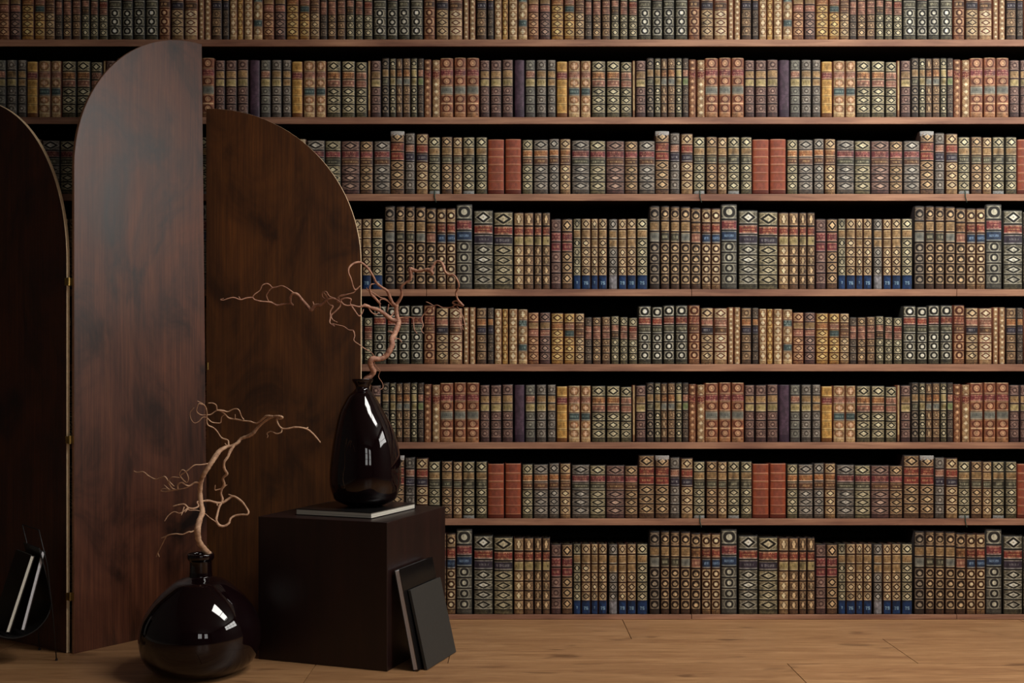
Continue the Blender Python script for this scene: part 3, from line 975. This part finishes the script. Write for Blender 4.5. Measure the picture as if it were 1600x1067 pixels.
def tshift(z):
    y = (HOR+(CAMZ-(z+CS+.0185))/s_-570)*4.27
    return float(np.interp(y, [90, 155, 210, 300, 400, 500, 600, 945], [-18, -18, -26, -24, -10, 0, 3, 0]))/4.27*s_
TVX = (570.8-800)*s_
vase('tall_vase', prof, (TVX, tvY, CS+.0186), M['vase'], 'tall tapering black-brown glossy vase standing on the book on the cube', tshift)
FVX, FVY = -.8675, 2.96
prof = [(.001, 0), (.07, 0), (.1, .003), (.132, .016), (.155, .042), (.1655, .078), (.1665, .105), (.160, .138), (.143, .171), (.118, .203), (.090, .229), (.066, .2465), (.045, .2535), (.034, .257),
        (.0315, .263), (.0305, .28), (.0305, .298), (.034, .303), (.037, .308), (.037, .316), (.035, .320), (.031, .320), (.027, .315), (.026, .29), (.03, .255), (.10, .2), (.14, .1), (.1, .02), (.001, .015)]
vase('round_vase', [(r_*.99, z_*1.025) for r_, z_ in prof], (FVX, FVY, .0003), M['vase'], 'wide squat black-brown glossy vase with short neck standing on the floor left of the cube')

# ------------------------------------------------------------------ contorted willow branches
def chains_to(ZO, text, field, r_gain=1.0):
    out = []
    for ln in text.strip().split('\n'):
        z, rest_ = ln.split(':'); ox, oy, s = ZO[z.strip()]
        pts = []; rad = []
        for t in rest_.split():
            a, b_, r = t.split(',')
            px = ox+float(a)/s; py = oy+float(b_)/s; Y_ = field(px, py)
            pts.append(Vector(((px-800)/F*Y_, Y_, CAMZ+(HOR-py)/F*Y_))); rad.append(max(.0007, float(r)/s/F*Y_*r_gain))
        out.append((pts, rad))
    return out
def branch(name, ZO, text, field, mat, label, inner, r_gain=1.0, seed=1):
    ch = chains_to(ZO, text, field, r_gain)
    rnd = random.Random(seed)
    root = None
    for i, (p, r) in enumerate(ch):
        if i == 0:
            p = inner+p; r = [r[0]*.9]*len(inner)+r
        pp, rr = catmull(p, r, 6 if len(p) > 3 else 4)
        rr = [x*rnd.uniform(.9, 1.1) for x in rr]
        if i: rr[-1] *= .6
        V_, F_ = tube(pp, rr, 10 if i == 0 else 7)
        if i == 0:
            base = p[0]; root = mesh_obj(name, [v-base for v in V_], F_, mat, None, base, smooth=True)
            tag(root, label, 'branch', 'bare twisted branches in the vases')
        else:
            mesh_obj('twig', [v-base for v in V_], F_, mat, root, smooth=True)
    return root
ZA = dict(A=(530, 390, 7.619), B=(530, 490, 7.619), C=(335, 430, 7.619), D=(290, 615, 7.114), E=(200, 720, 6.668))
T1 = """B: 300,800,26 370,745,30 408,690,32 380,630,30 372,570,30 400,535,30 470,540,26 545,515,26 600,440,30 630,370,30 625,305,30 655,250,28 685,180,30 708,110,28 700,70,28
A: 705,850,27 688,790,24 680,720,24 680,650,28
A: 680,660,20 640,640,18 600,560,16 570,490,16 510,450,14 440,390,14 400,310,13 340,220,12 260,155,12 180,160,12 120,210,10 110,270,9 140,350,9 165,440,9 195,478,9 250,430,5
A: 195,478,8 170,510,7 100,530,7 40,550,7 0,560,7 -30,590,8
A: 685,650,20 730,580,17 745,520,15 735,450,14 780,400,13 830,370,14 855,320,18 850,240,26 890,245,20 940,255,15 1000,245,14 1060,240,20 1090,250,22 1120,190,14 1160,140,12 1210,150,14 1240,200,18 1260,260,14 1310,300,12 1360,300,11 1400,350,10 1425,430,10 1390,510,10 1410,590,10 1450,640,13 1480,672,14
A: 1090,250,22 1115,285,14 1080,300,8
A: 850,240,20 835,210,10
A: 1480,672,9 1420,660,9 1350,635,8 1390,608,8 1425,640,7 1350,680,6 1440,730,5 1430,850,5 1450,960,4
A: 1400,670,5 1470,790,4 1500,900,5 1540,940,4
A: 1500,900,4 1460,890,4 1480,960,3
A: 1350,680,6 1310,690,6 1230,690,6 1165,660,6 1110,685,6 1010,765,6 982,830,7 1000,900,6 980,960,5 1010,1000,4
A: 1130,672,5 1080,640,5 1030,620,4
A: 705,850,26 640,840,26 580,800,24 520,750,22 450,710,20 380,690,17 310,665,20 240,680,9 150,660,8 100,665,8 50,650,9 20,600,9 80,575,9 140,590,8 130,640,7 180,720,8 235,790,7 270,760,6 290,710,5
A: 320,680,16 298,640,5
A: 20,600,8 0,620,9 -30,610,10
C: 1520,320,10 1500,320,10 1460,290,10 1400,275,11 1340,290,14 1270,350,17 1200,360,18 1150,415,20 1110,370,18 1050,300,16 990,230,16 930,220,16 903,270,15 910,330,12 942,358,7
C: 910,335,9 820,345,9 740,355,10 670,320,9 560,310,7 480,290,7 450,265,7 380,270,7 310,290,7 230,265,6 170,275,6 110,295,5 70,290,5 110,275,3
C: 935,205,9 860,150,6 800,125,5 740,140,6 680,155,6 640,200,6 620,240,5 640,300,5 670,320,5
C: 450,265,6 480,225,6 540,180,6 570,120,6 620,100,6 660,115,6 690,145,6 750,140,4
C: 310,290,6 288,250,3
C: 1185,360,9 1172,310,4
C: 1340,290,8 1290,260,6 1285,210,6 1330,195,6 1370,250,6 1440,275,6
C: 1300,205,6 1340,260,7 1340,310,8 1370,350,8 1410,370,8 1380,430,8 1380,500,8 1372,560,7 1400,590,6 1430,605,4 1400,572,4
C: 1500,320,8 1495,370,8 1440,430,8 1390,480,7 1410,530,5 1465,560,4
C: 1486,300,8 1480,260,7 1510,238,6 1560,228,6 1600,222,6
C: 1400,575,5 1480,595,5 1540,610,5 1600,650,5 1650,655,5 1668,690,5
B: 165,205,5 185,260,5 175,320,5 240,370,5 310,420,5 380,460,4 420,520,4 420,590,4 450,640,4 485,680,4 468,750,4 510,820,4 520,880,4 480,910,3
A: 680,700,8 620,650,6 560,590,6 490,570,6 430,530,6 340,480,6 325,450,4
A: 490,705,5 485,600,8 560,600,7 640,680,6
A: 490,650,10 430,580,15 380,530,13 362,460,9 380,415,7 425,405,5
A: 590,650,7 573,740,4
A: 350,690,8 380,740,7 430,770,7 470,750,5
A: 560,800,10 620,790,8 650,740,6
A: 700,815,8 800,805,7 870,815,7 885,870,6 895,950,5 930,1000,4
B: 660,250,20 610,215,12 575,212,6
B: 560,520,14 535,505,12 520,480,5
B: 650,300,8 710,300,5 745,340,4"""
def f1(px, py): return 3.215+.030*math.sin(px/31)+.022*math.sin(py/19+1.2)-.0002*(570-px)*(px < 570)
stemtop = chains_to(ZA, "B: 300,800,26", f1)[0][0][0]
TB = Vector((TVX+tshift(.2), tvY, CS+.0186))
branch('willow_branch', ZA, T1, f1, M['bark1'], 'reddish brown twisted bare branch rising from the tall vase and spreading to both sides',
       [TB+Vector((.01, .0, .2)), TB+Vector((.0, 0, .33))], 1.12, 2)
T2 = """E: 852,1000,30 800,930,32 740,840,30 725,720,32 745,620,30 775,530,28 760,440,24 750,340,24 755,240,24 780,160,25 820,90,27 880,0,27 950,-100,25 1010,-138,20 1060,-160,14
D: 475,590,14 530,575,18 580,545,19 620,500,18 700,470,20 750,440,22 790,390,18 850,330,16 920,280,15 975,255,15
D: 975,255,14 900,250,14 860,280,12 790,330,10 720,310,9 640,300,9 560,285,9 480,270,9 430,220,8 370,185,8 330,195,7 280,230,6 240,235,6
D: 540,570,17 490,650,17 470,700,15 430,760,15 430,830,15 458,890,17 415,940,14 430,1010,16 402,1060,14 393,1110,12 410,1170,13 400,1220,13
E: 985,420,13 950,480,12 930,560,13 920,620,14 950,670,14 1000,680,13 1050,650,12 1070,600,11 1120,570,11 1190,560,10 1240,560,10 1255,530,10 1220,470,11 1180,420,12 1100,370,13 1040,400,13 985,435,13 920,435,12 840,415,12 770,420,10 720,430,9 735,470,9 690,495,10 630,490,10 590,455,9 540,455,8 465,475,7
D: 970,255,12 1010,250,13 1060,255,14 1078,268,10 1045,282,9 1015,275,10 1020,320,10 1060,380,10 1120,390,9 1200,375,10 1270,375,9 1350,395,10 1420,450,9 1500,545,8
D: 1340,390,8 1362,372,6
D: 1072,395,8 1060,430,8 1010,445,7 950,420,7 905,440,6 915,470,5 905,490,4
D: 475,580,11 470,520,9 400,490,8 350,420,8 310,380,8 245,345,8 235,280,7 235,200,7 210,130,6 130,80,4
D: 235,235,6 170,235,6 125,200,5 130,150,5 150,110,5 210,130,4
D: 235,262,6 190,262,6 150,305,5 100,325,4 60,280,4 50,210,4 95,155,3
D: 240,270,6 290,315,6 350,325,6 390,320,6 400,260,5 440,230,5
D: 345,190,9 340,130,7 300,105,6 250,105,4
D: 370,185,10 420,190,10 470,200,7 540,170,6 590,180,6 620,250,5 650,292,5
D: 550,280,6 550,230,4
D: 465,590,9 435,550,4
E: 830,30,9 760,40,6 690,45,6 620,100,6 550,150,6 560,180,6 610,225,6 630,180,5 600,110,5 560,95,5 535,140,4 550,165,4
E: 750,230,12 700,225,10 640,260,9 600,250,8 560,225,8 520,250,8 515,300,8 460,285,7 430,240,7 400,180,7 375,165,7 320,185,7 280,190,7 220,160,6 160,115,6 100,120,6 60,105,4
E: 515,300,7 560,290,6 620,275,6 640,262,5
E: 515,300,7 440,310,7 380,320,6 335,310,6 370,290,5 440,300,5
E: 480,265,6 430,210,5 460,170,5 540,175,5
E: 430,300,5 375,250,4
E: 712,715,9 660,740,8 630,740,7 570,765,6 500,760,6 430,770,6 390,790,7 345,805,4
E: 395,790,7 350,880,6 310,960,6 295,1000,7
E: 310,960,6 327,1002,5
E: 920,640,8 850,590,5 790,540,4 720,515,4 640,515,4 630,495,4
E: 630,490,9 592,538,6
E: 620,495,7 545,545,6 480,530,5 420,570,5 380,630,4
E: 585,480,6 555,568,6
E: 985,285,9 930,300,8 905,300,6 910,250,5
E: 990,280,7 1032,248,4
E: 1100,370,9 1045,348,5
E: 925,435,8 930,470,5
E: 778,530,16 795,490,8"""
def f2(px, py): return 2.96+.028*math.sin(px/27+.6)+.02*math.sin(py/17)
FB = Vector((FVX, FVY, 0))
branch('willow_branch', ZA, T2, f2, M['bark2'], 'pale tan twisted bare branch curving up out of the squat floor vase',
       [FB+Vector((.03, 0, .12)), FB+Vector((.012, 0, .26))], 1.0, 3)

# ------------------------------------------------------------------ magazine rack at the far left
RX, RY = -1.412, 3.0
rack = empty('magazine_rack', (RX, RY, 0))
tag(rack, 'low black magazine rack with a curved leather sling and thin wire legs at far left', 'magazine rack')
dv = Vector((-.65, .76, 0)); rv = Vector((.76, .65, 0)); RD = .15; tc_ = .014
def rp(t, dp, z): return rv*t+dv*dp+Vector((0, 0, z))
prof2 = [(.075, .33), (.09, .27), (.101, .22)]+[(tc_+.095*math.cos(math.radians(-5-8.5*i)), .175+.095*math.sin(math.radians(-5-8.5*i))) for i in range(21)]
prof2 += [(2*tc_-.101, .22), (2*tc_-.09, .27), (2*tc_-.075, .33)]
V_ = []; F_ = []
for i, (t, z) in enumerate(prof2):
    p0 = prof2[max(0, i-1)]; p1 = prof2[min(len(prof2)-1, i+1)]; l_ = math.hypot(p1[0]-p0[0], p1[1]-p0[1])
    nx_, nz_ = (p1[1]-p0[1])/l_*.003, -(p1[0]-p0[0])/l_*.003
    V_ += [rp(t, 0, z), rp(t, RD, z), rp(t+nx_, RD, z+nz_), rp(t+nx_, 0, z+nz_)]
for i in range(len(prof2)-1):
    for k_ in range(4):
        a = i*4+k_; b_ = i*4+(k_+1) % 4; F_.append((a, b_, b_+4, a+4))
e_ = (len(prof2)-1)*4
F_ += [(0, 3, 2, 1), (e_, e_+1, e_+2, e_+3)]
mesh_obj('sling', V_, F_, M['leather'], rack)
for dp in (-.004, RD+.004):
    for sg in (1, -1):
        q = lambda t: t if sg == 1 else 2*tc_-t
        V_, F_ = tube([rp(q(.120), dp, 0), rp(q(.109), dp, .14), rp(q(.094), dp, .28), rp(q(.071), dp, .382)], [.0016]*4, 8)
        lg = mesh_obj('leg', V_, F_, M['wire'], rack, smooth=True)
        V_, F_ = tube([rp(q(.120), dp, 0), rp(q(.120), dp, .006)], [.004, .003], 10)
        mesh_obj('foot', V_, F_, M['wire'], lg)
for sg in (1, -1):
    t = .071 if sg == 1 else 2*tc_-.071
    V_, F_ = tube([rp(t, -.004, .382), rp(t, RD+.004, .382)], [.0016]*2, 8)
    mesh_obj('crossbar', V_, F_, M['wire'], rack)
def rack_book(t0, z0, t1, z1, Tk, Dp, label, pg):
    o3 = Vector((RX, RY, 0)); a = o3+rp(t0, .004, z0); b_ = o3+rp(t1, .004, z1)
    r = hardcover('book', Dp, (b_-a).length, Tk, M['blackcover'], pg, label, 'right')
    up = (b_-a).normalized(); out = dv.cross(up)
    from mathutils import Matrix
    R = Matrix((dv, up, out)).transposed()
    r.matrix_world = Matrix.Translation(a-out*Tk/2) @ R.to_4x4()
rack_book(-.010, .0975, .0575, .309, .013, .14, 'black book with cream page edges leaning in the rack, left one of two', M['pages'])
rack_book(.030, .0975, .087, .318, .013, .14, 'black book with cool white page edges leaning in the rack, right one of two', M['silver'])
